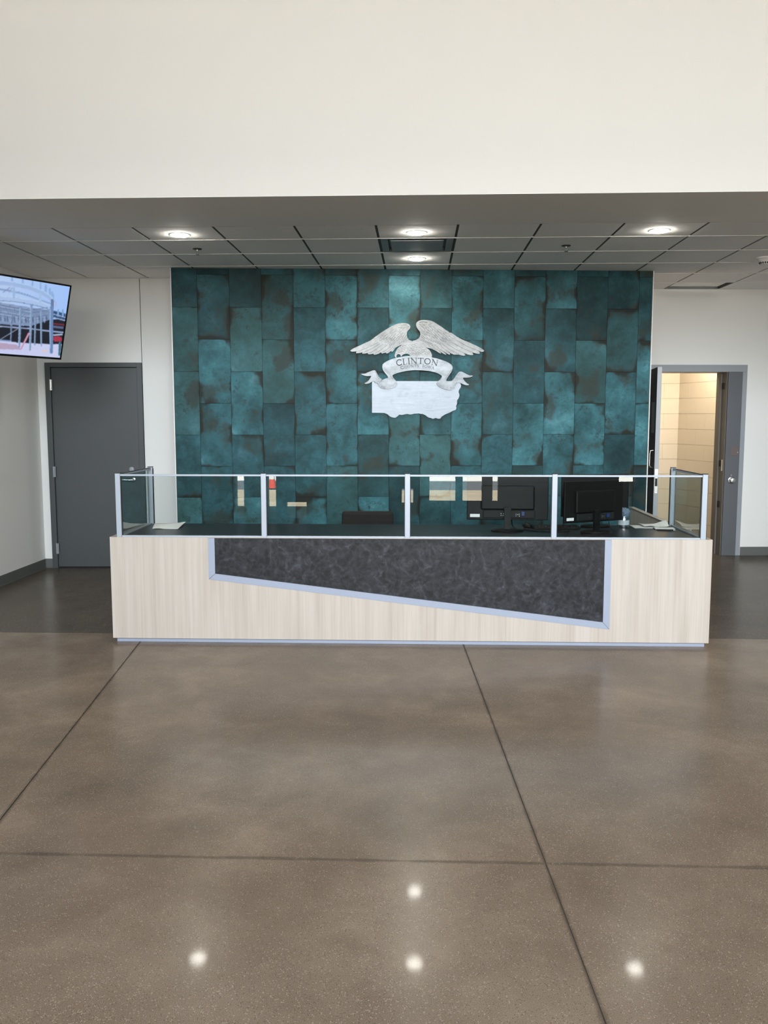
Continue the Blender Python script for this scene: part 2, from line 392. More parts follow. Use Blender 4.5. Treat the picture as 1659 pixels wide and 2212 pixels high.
# ------------------------------------------------------------------ ceiling
ce = struct('ceiling', MB().box(-4.12, 4.5, 6.66, 10.6, 3.42, 3.5), M_PLEN)
mr, mc = MB(), MB()
rowY = [6.660]+[GY+G*k for k in range(6)]+[10.42]
colX = [GX+G*k for k in range(-2, 12)]
colX[0] = -3.935; colX.append(4.36)
for y in rowY[1:-1]: mr.box(-3.935, 4.36, y-.003, y+.003, 2.9968, 3.014)
for xx in colX[1:-1]: mc.box(xx-.011, xx+.011, 6.66, 10.4, 3.006, 3.03)
mc.box(-3.935, 4.36, 6.652, 6.662, 3.0025, 3.03)
part('cross_tee', mr, M_TEEW, ce, kind='stuff'); part('main_tee', mc, M_TEED, ce, kind='stuff')
pc = {}
def backY(x):
    return min(10.40, (YL+AL*x-.0) if x < -2.4 else ((YT+AT*x) if x < 2.25 else YR+AR*x))
for a, b in zip(colX, colX[1:]):
    for c, d in zip(rowY, rowY[1:]):
        xm, ym = (a+b)/2, (c+d)/2
        if abs(xm-3.038) < .1 and abs(ym-9.876) < .1: continue       # panel taken out
        if abs(xm+.01) < .1 and abs(ym-7.438) < .1: continue         # air diffuser sits here
        if c > backY(xm)+.1: continue
        ww, hh = b-a-.020, d-c-.005
        if ww < .05 or hh < .03: continue
        k = (round(ww, 3), round(hh, 3))
        if k not in pc:
            m = MB(); m.box(-ww/2, ww/2, -hh/2, hh/2, 0, .015); pc[k] = m.mesh('ceiling_panel', M_PANEL)
        put('ceiling_panel', pc[k], ce, (xm, ym, HC))
# wall angle left behind by the open panel, with rivets
mb = MB(MR); mb.box(2.72, 3.34, -.02, -.003, 3.0, 3.004); mb.box(2.72, 3.34, -.003, 0, 3.0, 3.03)
for xx in (2.8, 3.0, 3.2): mb.box(xx, xx+.008, -.012, -.003, 2.9985, 3.0)
part('wall_angle', mb, M_VENT, ce)
mb = MB().tube([(3.1, 9.75, 3.22), (3.5, 9.62, 3.2), (3.9, 9.6, 3.2)], .07, 12); part('duct', mb, M_LGREY, ce, smooth=True)

# air diffuser
v = thing('air_diffuser', 'grey square air diffuser set in the ceiling between the two middle downlights', 'vent', (-.0102, 7.4386, HC))
m = MB(); m.box(-.293, .293, -.295, .295, .035, .05); m.box(-.293, -.235, -.295, .295, 0, .035); m.box(.235, .293, -.295, .295, 0, .035); m.box(-.235, .235, .255, .295, 0, .035); m.box(-.235, .235, -.295, -.262, 0, .035)
part('frame', m, M_VENT, v, bevel=.003)
m = MB(); m.box(-.213, .213, -.225, .205, -.006, .002)
part('face_plate', m, M_VENT, v, bevel=.002)
for sx in (-1, 1): part('bracket', MB().box(sx*.17-.008, sx*.17+.008, -.01, .01, .003, .034), M_BLACKM, v)

# downlights
def downlight(loc, label, first=[None]):
    if first[0] is None:
        t = thing('downlight', label, 'ceiling light', loc, 0, 'round recessed downlights in the panel ceiling')
        part('trim_ring', MB().lathe([(.066, -.001), (.068, -.0045), (.076, -.004), (.086, -.0005)], 40), M_TEEW, t, smooth=True)
        part('lens', MB().lathe([(.0655, -.002), (.0655, -.008), (.058, -.0115), (.02, -.012)], 40), M_LAMP, t, smooth=True)
        first[0] = t
    else: t = dup(first[0], loc, label=label)
    return t
downlight((-1.853, 6.923, HC), 'leftmost lit round downlight, beside the left sprinkler head')
downlight((-.013, 6.921, HC), 'lit round downlight on the lobby side of the square air diffuser')
downlight((-.012, 8.044, HC), 'lit round downlight between the air diffuser and the teal tile wall')
downlight((1.832, 6.920, HC), 'rightmost lit round downlight, to the right of the right sprinkler head')
# sprinklers
def sprinkler(loc, label, first=[None]):
    if first[0] is None:
        t = thing('sprinkler_head', label, 'sprinkler', loc, 0, 'pendent sprinkler heads')
        part('escutcheon', MB().lathe([(.038, 0), (.036, -.006), (.016, -.010)], 24), M_BRONZE, t, smooth=True)
        m = MB().lathe([(.010, -.008), (.010, -.022), (.006, -.024)], 12); m.tube([(.009, 0, -.02), (.011, 0, -.035), (.003, 0, -.048)], .002, 6); m.tube([(-.009, 0, -.02), (-.011, 0, -.035), (-.003, 0, -.048)], .002, 6); m.tube([(0,0,-.022),(0,0,-.044)], .0022, 6)
        part('body', m, M_CHROME, t, smooth=True)
        part('deflector', MB().lathe([(.004, -.046), (.015, -.048), (.015, -.050)], 16), M_BRONZE, t)
        first[0] = t
    else: t = dup(first[0], loc, label=label)
sprinkler((-1.861, 7.499, HC), 'small dark sprinkler head just behind the leftmost downlight')
sprinkler((1.223, 7.485, HC), 'small dark sprinkler head in the ceiling left of the rightmost downlight')
# smoke detector
t = thing('smoke_detector', 'white domed smoke detector on the ceiling at the right edge', 'smoke detector', (3.085, 8.11, HC))
part('base', MB().lathe([(.075, 0), (.073, -.012), (.060, -.022), (.048, -.040)], 32), M_TEEW, t, smooth=True)
m = MB().lathe([(.046, -.040), (.040, -.052), (.030, -.060), (.015, -.062)], 32); part('sensor_cap', m, M_TEEW, t, smooth=True)
m = MB()
for k in range(14):
    a = 2*math.pi*k/14; c, s_ = math.cos(a), math.sin(a)
    m.tube([(c*.0455, s_*.0455, -.0425), (c*.0375, s_*.0375, -.0555)], .005, 6)
part('vent_slots', m, M_BLACK, t)

# ------------------------------------------------------------------ baseboards
def base(name, M, x0, x1, y=0): 
    m = MB(M); m.box(x0, x1, y-.006, y, .0, .098); m.box(x0, x1, y-.016, y-.006, 0, .006); struct(name, m, M_BASE)
m = MB(); m.box(-3.935, -3.929, 5.78, 8.99, 0, .098); m.box(-3.929, -3.919, 5.78, 8.99, 0, .006); struct('baseboard_left', m, M_BASE)
base('baseboard_back_left', ML, -3.94, -3.858); base('baseboard_back_right', MR, 3.722, 4.37)

# ------------------------------------------------------------------ left door (setting)
d = bpy.data.objects.new('door_1', None); COL.objects.link(d); d['kind'] = 'structure'; d.matrix_world = ML
XL, XR, XI, XJ = -3.855, -2.857, -3.798, -2.908
m = MB(); m.box(XL, XI, -.028, .03, 0, 2.147); m.box(XJ, XR, -.028, .03, 0, 2.147); m.box(XI, XJ, -.028, .03, 2.10, 2.147)
m.box(XI, XI+.004, -.004, .03, 0, 2.10)
part('door_frame', m, M_GREY, d, bevel=.002)
leaf = part('door_leaf', MB().box(XI+.005, XJ-.005, -.006, .028, .012, 2.095), M_GREY, d, bevel=.001)
part('threshold', MB().box(XI, XJ, -.02, .03, 0, .008), M_BLACKM, d)
for z in (1.92, 1.02, .21):
    m = MB(); m.tube([(XI+.002, -.034, z-.055), (XI+.002, -.034, z+.055)], .007, 10); m.box(XI-.012, XI+.016, -.030, -.028, z-.055, z+.055)
    part('hinge', m, M_CHROME if z > 1.5 else M_LGREY, d, smooth=True)
m = MB().lathe([(.026, -.007), (.026, -.014), (.020, -.018)], 20, (XJ-.07, 0, .935), 'y'); m.tube([(XJ-.07, -.018, .935), (XJ-.07, -.055, .935), (XJ-.10, -.062, .935), (XJ-.19, -.06, .937)], .010, 10)
part('lever_handle', m, M_CHROME, d, smooth=True)
part('deadbolt', MB().lathe([(.027, -.007), (.025, -.018), (.012, -.024)], 20, (XJ-.085, 0, 1.045), 'y'), M_LGREY, d, smooth=True)

# dark fitting on the left wall
kb = thing('wall_knob', 'small dark knob on the left wall at the left edge of the photo', 'knob', (-3.935, 7.86, 1.055), 0)
part('rose', MB().lathe([(.020, 0), (.030, .004), (.026, .010)], 20, axis='x'), M_BRONZE, kb, smooth=True)
part('knob', MB().lathe([(.012, .008), (.014, .025), (.027, .035), (.030, .05), (.022, .062), (.008, .066)], 20, axis='x'), M_BRONZE, kb, smooth=True)

# ------------------------------------------------------------------ right doorway
d = bpy.data.objects.new('door_2', None); COL.objects.link(d); d['kind'] = 'structure'; d.matrix_world = MR
m = MB(); m.box(2.50, 3.70, -.02, .30, 2.088, 2.167); m.box(2.50, 2.565, -.02, .30, 0, 2.088); part('door_frame', m, M_LGREY, d, bevel=.003)
m = MB(); m.box(3.498, 3.66, -.022, .29, 0, 2.088); jamb = part('jamb_panel', m, plain('jamb_paint', (.085, .092, .105), .45), d, bevel=.002)
part('jamb_return', MB().box(3.66, 3.715, -.012, .29, 0, 2.167), M_LGREY, d, bevel=.002)
m = MB(); m.box(3.490, 3.4975, .0, .29, 0, 2.088); m.box(3.474, 3.490, .13, .16, 0, 2.088); part('door_stop', m, M_TAUPE, d)
m = MB(); m.box(3.484, 3.4895, .02, .05, .97, 1.10); part('strike_plate', m, M_CHROME, d)
m = MB().lathe([(.012, -.022), (.013, -.045), (.030, -.058), (.033, -.072), (.026, -.084), (.010, -.088)], 24, (3.575, 0, .87), 'y'); m.lathe([(.036, -.021), (.034, -.028), (.02, -.031)], 24, (3.575, 0, .87), 'y'); m.box(3.566, 3.576, -.03, -.024, .915, .935)
part('door_knob', m, M_CHROME, d, smooth=True)
part('key_plate', MB().box(3.555, 3.645, -.026, -.0215, 1.145, 1.245), plain('brown_plate', (.12, .09, .085), .4), d, bevel=.002)
part('key_switch', MB().lathe([(.008, -.026), (.008, -.034)], 12, (3.632, 0, 1.185), 'y'), M_CHROME, d)
m = MB()
for z in (.55, 1.02, 1.9): m.box(3.483, 3.4895, .06, .11, z, z+.07)
part('latch_lip', m, M_BLACKM, d)
# open leaf, swung into the lobby
hx, hy, ex, ey = 2.585, 10.02, 2.466, 9.13
L = math.hypot(ex-hx, ey-hy); ang = math.atan2(ey-hy, ex-hx)
t = bpy.data.objects.new('door_3', None); COL.objects.link(t); t['kind'] = 'structure'; t.location = (hx, hy, 0); t.rotation_euler = (0, 0, ang)
part('door_face', MB().box(.01, L-.012, -.0235, -.0195, .012, 2.092), M_LEAFSHADE, t, bevel=.001)   # faces left
part('door_leaf', MB().box(0, L, -.019, .025, .012, 2.095), plain('light_grey_leaf', (.30, .325, .35), .42), t, bevel=.001)
m = MB(); m.box(L, L+.003, -.012, .018, .80, 1.05); m.box(L, L+.012, -.004, .012, .975, 1.0); lp = part('lock_faceplate', m, M_CHROME, t)
part('latch_bolt', MB().box(L+.003, L+.010, -.008, .014, .875, .955), M_BLACK, lp)
m = MB().tube([(L-.09, -.024, 1.06), (L-.09, -.050, 1.065), (L-.09, -.058, 1.09), (L-.09, -.058, 1.21), (L-.09, -.050, 1.235), (L-.09, -.024, 1.24)], .007, 10)
part('pull_handle', m, M_CHROME, t, smooth=True)
n = part('paper_notice', MB().box(L-.30, L-.08, -.0255, -.0238, 1.42, 1.74), plain('notice_paper', (.05, .08, .10), .7), t)
m = MB()
for k, z in enumerate((1.68, 1.63, 1.56, 1.53, 1.48)): m.box(L-.27, L-.16+.02*(k % 2), -.0263, -.0256, z, z+.012)
part('notice_lines', m, M_BLACK, n)

# side room of painted block
mbk = MB().box(1.9, 3.60, 12.079, 12.3, 0, 3.1)
ra = Vector((3.52, 12.02)); rb = Vector((4.02, 10.36)); u = (rb-ra).normalized(); RL = (rb-ra).length; ra_ang = math.atan2(u.y, u.x)
br = struct('wall_side_room', mbk, M_CMU)
MS = Matrix.Translation((ra.x, ra.y, 0)) @ Matrix.Rotation(ra_ang, 4, 'Z')
br2 = struct('wall_side_room_right', MB(MS).box(-.25, RL+.1, .06, .16, 0, 3.1), M_CMU)
struct('ceiling_side_room', MB().box(1.9, 5.2, 10.45, 12.3, 3.1, 3.16), M_WALL)
struct('wall_side_room_left', MB().box(1.8, 1.9, 10.25, 12.3, 0, 3.1), M_CMU)
H_ = .2032
bm = MB().box(-.2025, .2025, 0, .058, -.1004, .1004).mesh('block', M_CMU)
for k in range(15):
    z = H_*(k+.5)
    for j in range(-1, 5):
        xx = 3.52-.2-.406*j+(.203 if k % 2 else 0)
        if j == -1: continue
        o = put('block', bm, br, (xx, 12.02, z), bevel=0)
    for j in range(5):
        s0 = .2+.406*j-(.203 if k % 2 else 0)
        if s0 > RL-.12: continue
        c = MS @ Vector((s0, 0, 0)); put('block', bm, br2, (c.x, c.y, z), (0, 0, ra_ang))
struct('baseboard_side_room', MB(MS).box(0, RL, -.008, -.002, 0, .1), M_CMU)

# ------------------------------------------------------------------ reception desk
DX0, DX1, DY, DZ = -2.158, 2.020, 6.004, .754
dk = thing('reception_desk', 'long pale wood reception desk with slanted dark slate inlay and grey trim', 'desk', (0, DY, 0))
z0 = .030
inl = [(-1.462, DZ-.004), (-1.462, .458), (1.336, .122), (1.336, DZ-.004)]      # outer edge of trim
m = MB(); m.prism([(DX0, z0), (DX1, z0), (DX1, DZ-.004), (1.336, DZ-.004), (1.336, .122), (-1.462, .458), (-1.462, DZ-.004), (DX0, DZ-.004)], 0, .022)
part('front_panel', m, M_WOOD, dk)
g = .0008; w_ = .046
def trimbar(pts): part('inlay_trim', MB().prism(pts, -.003, .02), M_ALUTRIM, dk)
sl = (.122-.458)/(1.336+1.462)
il = (-1.462+w_, .458+.0455+sl*w_); ir = (1.336-w_, .122+.0455+.0157-sl*0+.0)
ir = (1.336-w_, .458+.0455+sl*(1.336-w_+1.462))
trimbar([(-1.462, DZ-.005), (-1.462, .458+g), (il[0], il[1]+g), (il[0], DZ-.005)])
trimbar([(1.336, DZ-.005), (1.336, .122+g), (ir[0], ir[1]+g), (ir[0], DZ-.005)])
trimbar([(-1.462+g*2, .458-g), (1.336-g*2, .122-g*.2), (ir[0]-g, ir[1]-g), (il[0]+g, il[1]-g)])
part('inlay_panel', MB().prism([(il[0]+.001, DZ-.005), (il[0]+.001, il[1]), (ir[0]-.001, ir[1]), (ir[0]-.001, DZ-.005)], .004, .022), M_SLATE, dk)
part('toe_kick', MB().box(DX0+.022, DX1-.022, .022, .04, 0.0, z0+.02), M_ALUTRIM, dk)
m = MB(); m.box(DX0, DX0+.03, .0225, .80, z0, DZ-.004); part('side_panel', m, M_WOOD, dk)
m = MB(); m.box(DX1-.03, DX1, .0225, 2.20, z0, DZ-.004); part('side_panel', m, M_WOOD, dk)
m = MB(); m.box(DX0, DX1, -.0, .045, DZ-.0038, DZ); m.box(DX0, DX0+.045, .045, .80, DZ-.0038, DZ); m.box(DX1-.045, DX1, .045, 2.20, DZ-.0038, DZ)
part('top_edging', m, M_WOOD, dk)
part('worktop', MB().box(DX0+.0455, DX1-.0455, .0455, .79, DZ-.032, DZ-.0002), M_DESKTOP, dk, bevel=.002)
part('pedestal', MB().box(-1.95, -1.52, .25, .76, .0, .715), M_WOOD, dk)
part('pedestal', MB().box(.0, .42, .25, .76, .0, .715), M_WOOD, dk)
WT = DZ

# ------------------------------------------------------------------ glass guard
gg = thing('glass_guard', 'low clear glass guard with square aluminium posts along the desk top', 'glass screen', (0, DY, DZ))
GZ = .440
px = [-2.091, -1.067, -.068, .941, 1.957]
GY0 = .018
ps = .0355
def post(x, y, cap=True):
    m = MB(); m.box(x-ps/2, x+ps/2, y-ps/2+.004, y+ps/2-.004, 0, GZ+.006)
    p = part('post', m, M_ALU, gg, bevel=.0015)
    part('post_cap', MB().box(x-ps/2-.001, x+ps/2+.001, y-ps/2+.003, y+ps/2-.003, GZ+.006, GZ+.011), M_RUBBER, p)
    for sx in (-1, 1): part('gasket', MB().box(x+sx*(ps/2+.0025)-.0022, x+sx*(ps/2+.0025)+.0022, y-.007, y+.007, .003, GZ-.002), M_RUBBER, p)
for x in px: post(x, GY0)
ye = .765
for x in (px[0], px[-1]): post(x, ye)
for a, b in zip(px, px[1:]):
    a2, b2 = a+ps/2+.0005, b-ps/2-.0005
    part('rail', MB().box(a2, b2, GY0-.009, GY0+.009, GZ-.012, GZ), M_ALU, gg, bevel=.001)
    part('rail', MB().box(a2, b2, GY0-.009, GY0+.009, 0, .011), M_ALU, gg, bevel=.001)
    m = MB(Matrix.Translation((0, GY0, GZ/2)) @ Matrix.Rotation(R(-1.06), 4, 'X'))
    m.box(a2+.004, b2-.004, -.003, .003, -GZ/2+.0115, GZ/2-.0125); part('pane', m, M_GLASS, gg)
for x in (px[0], px[-1]):
    y0, y1 = GY0+ps/2, ye-ps/2
    part('rail', MB().box(x-.009, x+.009, y0, y1, GZ-.012, GZ), M_ALU, gg, bevel=.001)
    part('rail', MB().box(x-.009, x+.009, y0, y1, 0, .011), M_ALU, gg, bevel=.001)
    part('rail_strip', MB().box(x-.0095, x+.0095, y0, y1, GZ+.0002, GZ+.003), M_RUBBER, gg)
    part('pane', MB().box(x-.003, x+.003, y0+.004, y1-.004, .0115, GZ-.0125), M_GLASS, gg)

# ------------------------------------------------------------------ monitors
def monitor(loc, rz, wd, ht, label, zc):
    t = thing('computer_monitor', label, 'monitor', loc, rz, 'computer monitors on the desk')
    m = MB(); m.box(-wd/2, wd/2, .0, .018, zc-ht/2, zc+ht/2); h = part('housing', m, M_BLACK, t, bevel=.005)
    m = MB(); m.box(-wd*.33, wd*.33, -.020, .002, zc-ht*.27, zc+ht*.27); b = part('rear_cover', m, M_BLACK, t, bevel=.012)
    part('screen', MB().box(-wd/2+.012, wd/2-.012, .0183, .0195, zc-ht/2+.018, zc+ht/2-.012), M_BLACK, t)
    m = MB(); m.box(-wd*.30, wd*.34, -.012, .002, zc-ht*.46, zc-ht*.28); part('port_bay', m, M_BLACKM, t, bevel=.006)
    part('label_sticker', MB().box(-wd*.46, -wd*.34, -.0012, -.0002, zc-ht*.44, zc-ht*.37), M_PAPER, t)
    m = MB()
    for k, (xx, zz) in enumerate([(-.05, -.40), (-.035, -.40), (-.05, -.36), (-.03, -.36), (.06, -.41), (.072, -.38), (.084, -.41), (.084, -.37), (.06, -.37)]):
        m.box(xx, xx+.007, -.0128, -.0118, zc+ht*zz, zc+ht*zz+.005)
    part('port_marks', m, M_CHROME, t, kind='stuff')
    m = MB(); m.box(.10, .125, -.026, -.012, zc-ht*.40, zc-ht*.30); part('plug', m, plain('blue_plug', (.01, .03, .12), .4), t, bevel=.002)
    m = MB(); m.prism([(-.022, .012), (.022, .012), (.026, zc-ht*.2), (-.026, zc-ht*.2)], -.044, -.022); part('stand_neck', m, M_BLACK, t, bevel=.003)
    m = MB(Matrix.Translation((0, -.02, 0)) @ Matrix.Diagonal((1.0, .72, 1, 1))); m.lathe([(.118, 0), (.120, .008), (.112, .013), (.03, .016)], 36); part('stand_base', m, M_BLACK, t, smooth=True)
    return t
monitor((.664, 6.44, WT), R(-3), .595, .332, 'black computer monitor seen from behind, the one nearer the middle of the desk', .245)
monitor((1.283, 6.37, WT), R(27), .525, .300, 'smaller black monitor turned at an angle, its back to us, before another one', .226)
monitor((1.362, 6.72, WT), R(12), .545, .322, 'wide black monitor standing behind the smaller angled monitor at the right end', .238)
# keyboard
t = thing('keyboard', 'black computer keyboard lying on the desk left of the angled monitor stand', 'keyboard', (1.045, 6.60, WT), R(3))
part('keyboard_base', MB().prism([(-.175, 0), (.175, 0), (.175, .014), (-.175, .014)], -.065, .065), M_BLACK, t, bevel=.003)
m = MB()
for r_ in range(5):
    for k in range(14): m.box(-.168+k*.024, -.168+k*.024+.020, -.056+r_*.023, -.056+r_*.023+.018, .014, .021)
part('keys', m, M_BLACKM, t, kind='stuff')
# mouse
t = thing('computer_mouse', 'black computer mouse beside the middle monitor', 'mouse', (.838, 6.66, WT), R(20))
m = MB(Matrix.Diagonal((.032, .055, .034, 1))); m.lathe([(.75, 0), (1, .15), (.98, .4), (.8, .75), (.5, .95), (.12, 1.0)], 24)
part('mouse_shell', m, M_BLACK, t, smooth=True); part('scroll_wheel', MB().lathe([(.008, -.003), (.008, .003)], 12, (0, .028, .029), 'x'), M_BLACKM, t)
# cables
def cable(pts, r, label, n=10):
    P_ = [Vector(p) for p in pts]; out = []
    for i in range(len(P_)-1):
        p0, p1, p2, p3 = P_[max(i-1, 0)], P_[i], P_[i+1], P_[min(i+2, len(P_)-1)]
        for k in range(n):
            s_ = k/n; out.append(.5*((2*p1)+(p2-p0)*s_+(2*p0-5*p1+4*p2-p3)*s_*s_+(-p0+3*p1-3*p2+p3)*s_**3))
    out.append(P_[-1])
    return tag(part('cable', MB().tube(out, r, 6), M_BLACK, smooth=False), label, 'cable', 'black cables on the desk')
z = WT+.005
cable([(.70, 6.47, WT+.10), (.72, 6.53, z+.01), (.80, 6.44, z), (.92, 6.36, z), (1.02, 6.34, z), (1.10, 6.37, z), (1.13, 6.52, z)], .0035, 'thick black cable running right from the middle monitor along the desk')
cable([(.82, 6.598, z+.004), (.80, 6.56, z), (.84, 6.50, z), (.92, 6.48, z), (.98, 6.51, z), (.99, 6.44, z)], .0018, 'thin black mouse cord looping on the desk beside the mouse')
cable([(1.10, 6.45, WT+.09), (1.07, 6.46, z+.02), (1.06, 6.44, z), (1.0, 6.40, z), (.965, 6.385, z)], .003, 'black cable running left from the angled monitor and curling on the desk')
cb = cable([(1.395, 6.395, WT+.10), (1.40, 6.38, z+.04), (1.42, 6.34, z), (1.37, 6.28, z), (1.25, 6.255, z)], .0025, 'cable')
for k_ in ('label', 'category', 'group'): del cb[k_]
mon = bpy.data.objects['computer_monitor.001']; cb.parent = mon; cb.matrix_parent_inverse = (Matrix.Translation(mon.location) @ Matrix.Rotation(mon.rotation_euler.z, 4, 'Z')).inverted()
# jar stuffed with blue grey cloth
t = thing('clear_jar', 'small clear jar holding crumpled blue-grey tissue right of the monitors', 'jar', (1.565, 6.66, WT))
t_gl = NT('clear_jar_plastic'); tr = t_gl.n('ShaderNodeBsdfTransparent'); tr.inputs[0].default_value = (.86, .90, .93, 1); gl = t_gl.n('ShaderNodeBsdfGlossy'); gl.inputs['Roughness'].default_value = .05
mx = t_gl.n('ShaderNodeMixShader'); mx.inputs[0].default_value = .16; t_gl.t.links.new(tr.outputs[0], mx.inputs[1]); t_gl.t.links.new(gl.outputs[0], mx.inputs[2]); t_gl.t.links.new(mx.outputs[0], t_gl.out.inputs[0])
part('jar_body', MB().lathe([(.030, 0), (.033, .004), (.033, .078), (.029, .084), (.027, .084), (.030, .076), (.030, .008), (.01, .006)], 28), t_gl.m, t, smooth=True)
m = MB(); rr = random.Random(3); prof = [(.012, .052), (.026, .060), (.029, .075), (.034, .095), (.036, .112), (.028, .126), (.010, .134)]
m.lathe(prof, 18); m.v = [(x*(1+rr.uniform(-.16, .16)), y*(1+rr.uniform(-.16, .16)), z_+rr.uniform(-.004, .004)) for x, y, z_ in m.v]
part('tissue', m, plain('blue_grey_tissue', (.13, .18, .25), .9, var=.35, scale=60), t)
part('label_band', MB().lathe([(.0335, .020), (.0335, .052)], 28), plain('jar_label', (.45, .50, .54), .5, var=.3, scale=80), t, smooth=True)
t.scale = (1.3, 1.3, 1.12)
# papers
def sheet(corners, label, cat, grp=None, thick=.0012, rise=.0, name='paper_sheet', mat=M_PAPER, z=WT):
    N = 12; V = []; Fc = []
    A, B, C_, D = [Vector((*c, 0)) for c in corners]
    for j in range(N+1):
        for i in range(N+1):
            u_, v_ = i/N, j/N; p = (A*(1-u_)+B*u_)*(1-v_)+(D*(1-u_)+C_*u_)*v_
            p.z = z+.001+rise*(max(0, math.sin(u_*7+v_*2))*.35+ (u_**4)*v_*1.3)
            V.append(tuple(p))
    n = len(V); V += [(x, y, z_+thick) for x, y, z_ in V]
    for j in range(N):
        for i in range(N):
            a = j*(N+1)+i; q = (a, a+1, a+N+2, a+N+1); Fc.append(tuple(reversed(q))); Fc.append(tuple(k+n for k in q))
    for i in range(N):
        Fc += [(i, i+1, i+1+n, i+n), ((N+1)*N+i+1, (N+1)*N+i, (N+1)*N+i+n, (N+1)*N+i+1+n), ((i+1)*(N+1), i*(N+1), i*(N+1)+n, (i+1)*(N+1)+n), (i*(N+1)+N, (i+1)*(N+1)+N, (i+1)*(N+1)+N+n, i*(N+1)+N+n)]
    mb_ = MB(); mb_.v = V; mb_.f = Fc
    return tag(part(name, mb_, mat, smooth=False), label, cat, grp)
sheet([(-1.99, 6.45), (-1.79, 6.43), (-1.82, 6.77), (-2.06, 6.74)], 'white sheet of paper lying by the left glass end of the desk', 'paper', rise=.010)
sheet([(1.64, 6.60), (1.82, 6.60), (1.85, 6.77), (1.64, 6.78)], 'flat white paper sheet next to the jar at the right end', 'paper', rise=.004)
sheet([(1.72, 6.63), (1.905, 6.645), (1.92, 6.785), (1.71, 6.80)], 'curled white paper lying on top of the flat sheet at the right end', 'paper', rise=.022, z=WT+.008)
t = thing('notebook', 'thin dark notebook under the curled papers at the right end of the desk', 'notebook', (1.845, 6.56, WT), R(-6))
part('cover', MB().box(-.075, .075, -.045, .045, 0, .006), plain('dark_maroon_cover', (.035, .018, .02), .5), t, bevel=.001); part('pages', MB().box(-.070, .072, -.042, .042, .0062, .010), M_PAPER, t)
t = thing('pen', 'dark pen lying in front of the papers at the right end of the desk', 'pen', (1.835, 6.485, WT+.005), R(-12))
part('barrel', MB().tube([(-.06, 0, 0), (.055, 0, 0)], .0045, 10), M_BLACK, t); part('tip', MB().tube([(.055, 0, 0), (.068, 0, 0)], [.004, .0012], 10), M_CHROME, t)

# ------------------------------------------------------------------ office chair behind the desk
t = thing('office_chair', 'dark brown-black office chair with just its backrest showing behind the desk', 'chair', (-.42, 7.30, 0))
m = MB(); m.box(-.218, .218, .0, .055, .50, .800); part('backrest', m, M_CLOTH, t, bevel=.03)
m = MB(); m.box(-.235, .235, .06, .50, .42, .49); part('seat', m, M_CLOTH, t, bevel=.03)
part('back_bar', MB().tube([(0, .28, .40), (0, -.02, .42), (0, -.03, .62)], .016, 10), M_BLACKM, t)
part('gas_column', MB().tube([(0, .28, .10), (0, .28, .42)], .025, 12), M_BLACKM, t)
for k in range(5):
    a = 2*math.pi*k/5+.3; c, s_ = math.cos(a), math.sin(a)
    l_ = part('base_arm', MB().tube([(0, .28, .11), (c*.28, .28+s_*.28, .065)], [.022, .014], 8), M_BLACKM, t)
    part('caster', MB().lathe([(.025, -.02), (.027, 0), (.025, .02)], 14, (c*.28, .28+s_*.28, .027), 'x'), M_BLACK, l_)

# ------------------------------------------------------------------ eagle emblem
EX, EZ = -.004, 2.047
eo = MT @ Vector((EX*s, 0, EZ))
em = thing('eagle_emblem', 'brushed metal wall emblem of an eagle and ribbon above a county outline', 'wall emblem', eo, rotT)
def E2(p): return ((740+.1989*p[0]-902)*.00450, (797-(670+.1989*p[1]))*.00445)
def soften(pts):
    o = []
    for a, b in zip(pts, pts[1:]+pts[:1]):
        l = math.hypot(b[0]-a[0], b[1]-a[1]); k = .25 if l < 90 else 12/l
        o += [(a[0]+(b[0]-a[0])*k, a[1]+(b[1]-a[1])*k), (b[0]-(b[0]-a[0])*k, b[1]-(b[1]-a[1])*k)]
    return o
def plate(name, pts, y0, y1, m_, bevel=.0012):
    if name != 'county_plate': pts = soften(pts)
    return plate_(name, pts, y0, y1, m_, bevel)
def plate_(name, pts, y0, y1, m_, bevel=.0012): return part(name, MB().prism([E2(p) for p in pts], y0, y1), m_, em, bevel=bevel)
COUNTY = [(318,765),(318,1112),(455,1115),(490,1130),(505,1145),(525,1158),(550,1165),(577,1165),(600,1150),(615,1133),(650,1136),(675,1130),(700,1125),(720,1129),(740,1131),(760,1128),(780,1122),(805,1122),(830,1119),(850,1125),(870,1125),(890,1133),(905,1140),(915,1150),(930,1160),(945,1168),(960,1168),(975,1176),(990,1178),(1005,1172),(1020,1170),(1035,1177),(1060,1177),(1070,1172),(1080,1155),(1120,1130),(1150,1118),(1180,1105),(1200,1092),(1235,1080),(1244,1060),(1238,1040),(1250,1012),(1250,975),(1265,955),(1274,930),(1275,910),(1265,885),(1270,860),(1285,840),(1293,815),(1285,790),(1268,768),(1225,765)]
plate('county_plate', COUNTY, -.016, -.009, M_PLATE)
LW = [(84,438),(95,428),(120,412),(160,393),(200,375),(250,352),(300,330),(345,295),(400,255),(460,215),(520,180),(560,158),(610,142),(670,137),(712,146),(732,163),(736,185),(727,203),(704,225),(695,250),(699,290),(718,320),(755,332),(760,350),(730,356),(690,352),(662,362),(640,376),(625,374),(615,388),(600,386),(590,400),(578,398),(562,422),(545,446),(530,447),(527,438),(505,455),(490,466),(472,466),(470,456),(450,462),(430,468),(422,464),(420,452),(395,468),(370,476),(345,482),(337,476),(340,468),(310,475),(280,477),(274,470),(280,460),(245,468),(215,470),(213,461),(225,452),(190,462),(150,466),(145,457),(160,445),(125,447),(100,448)]
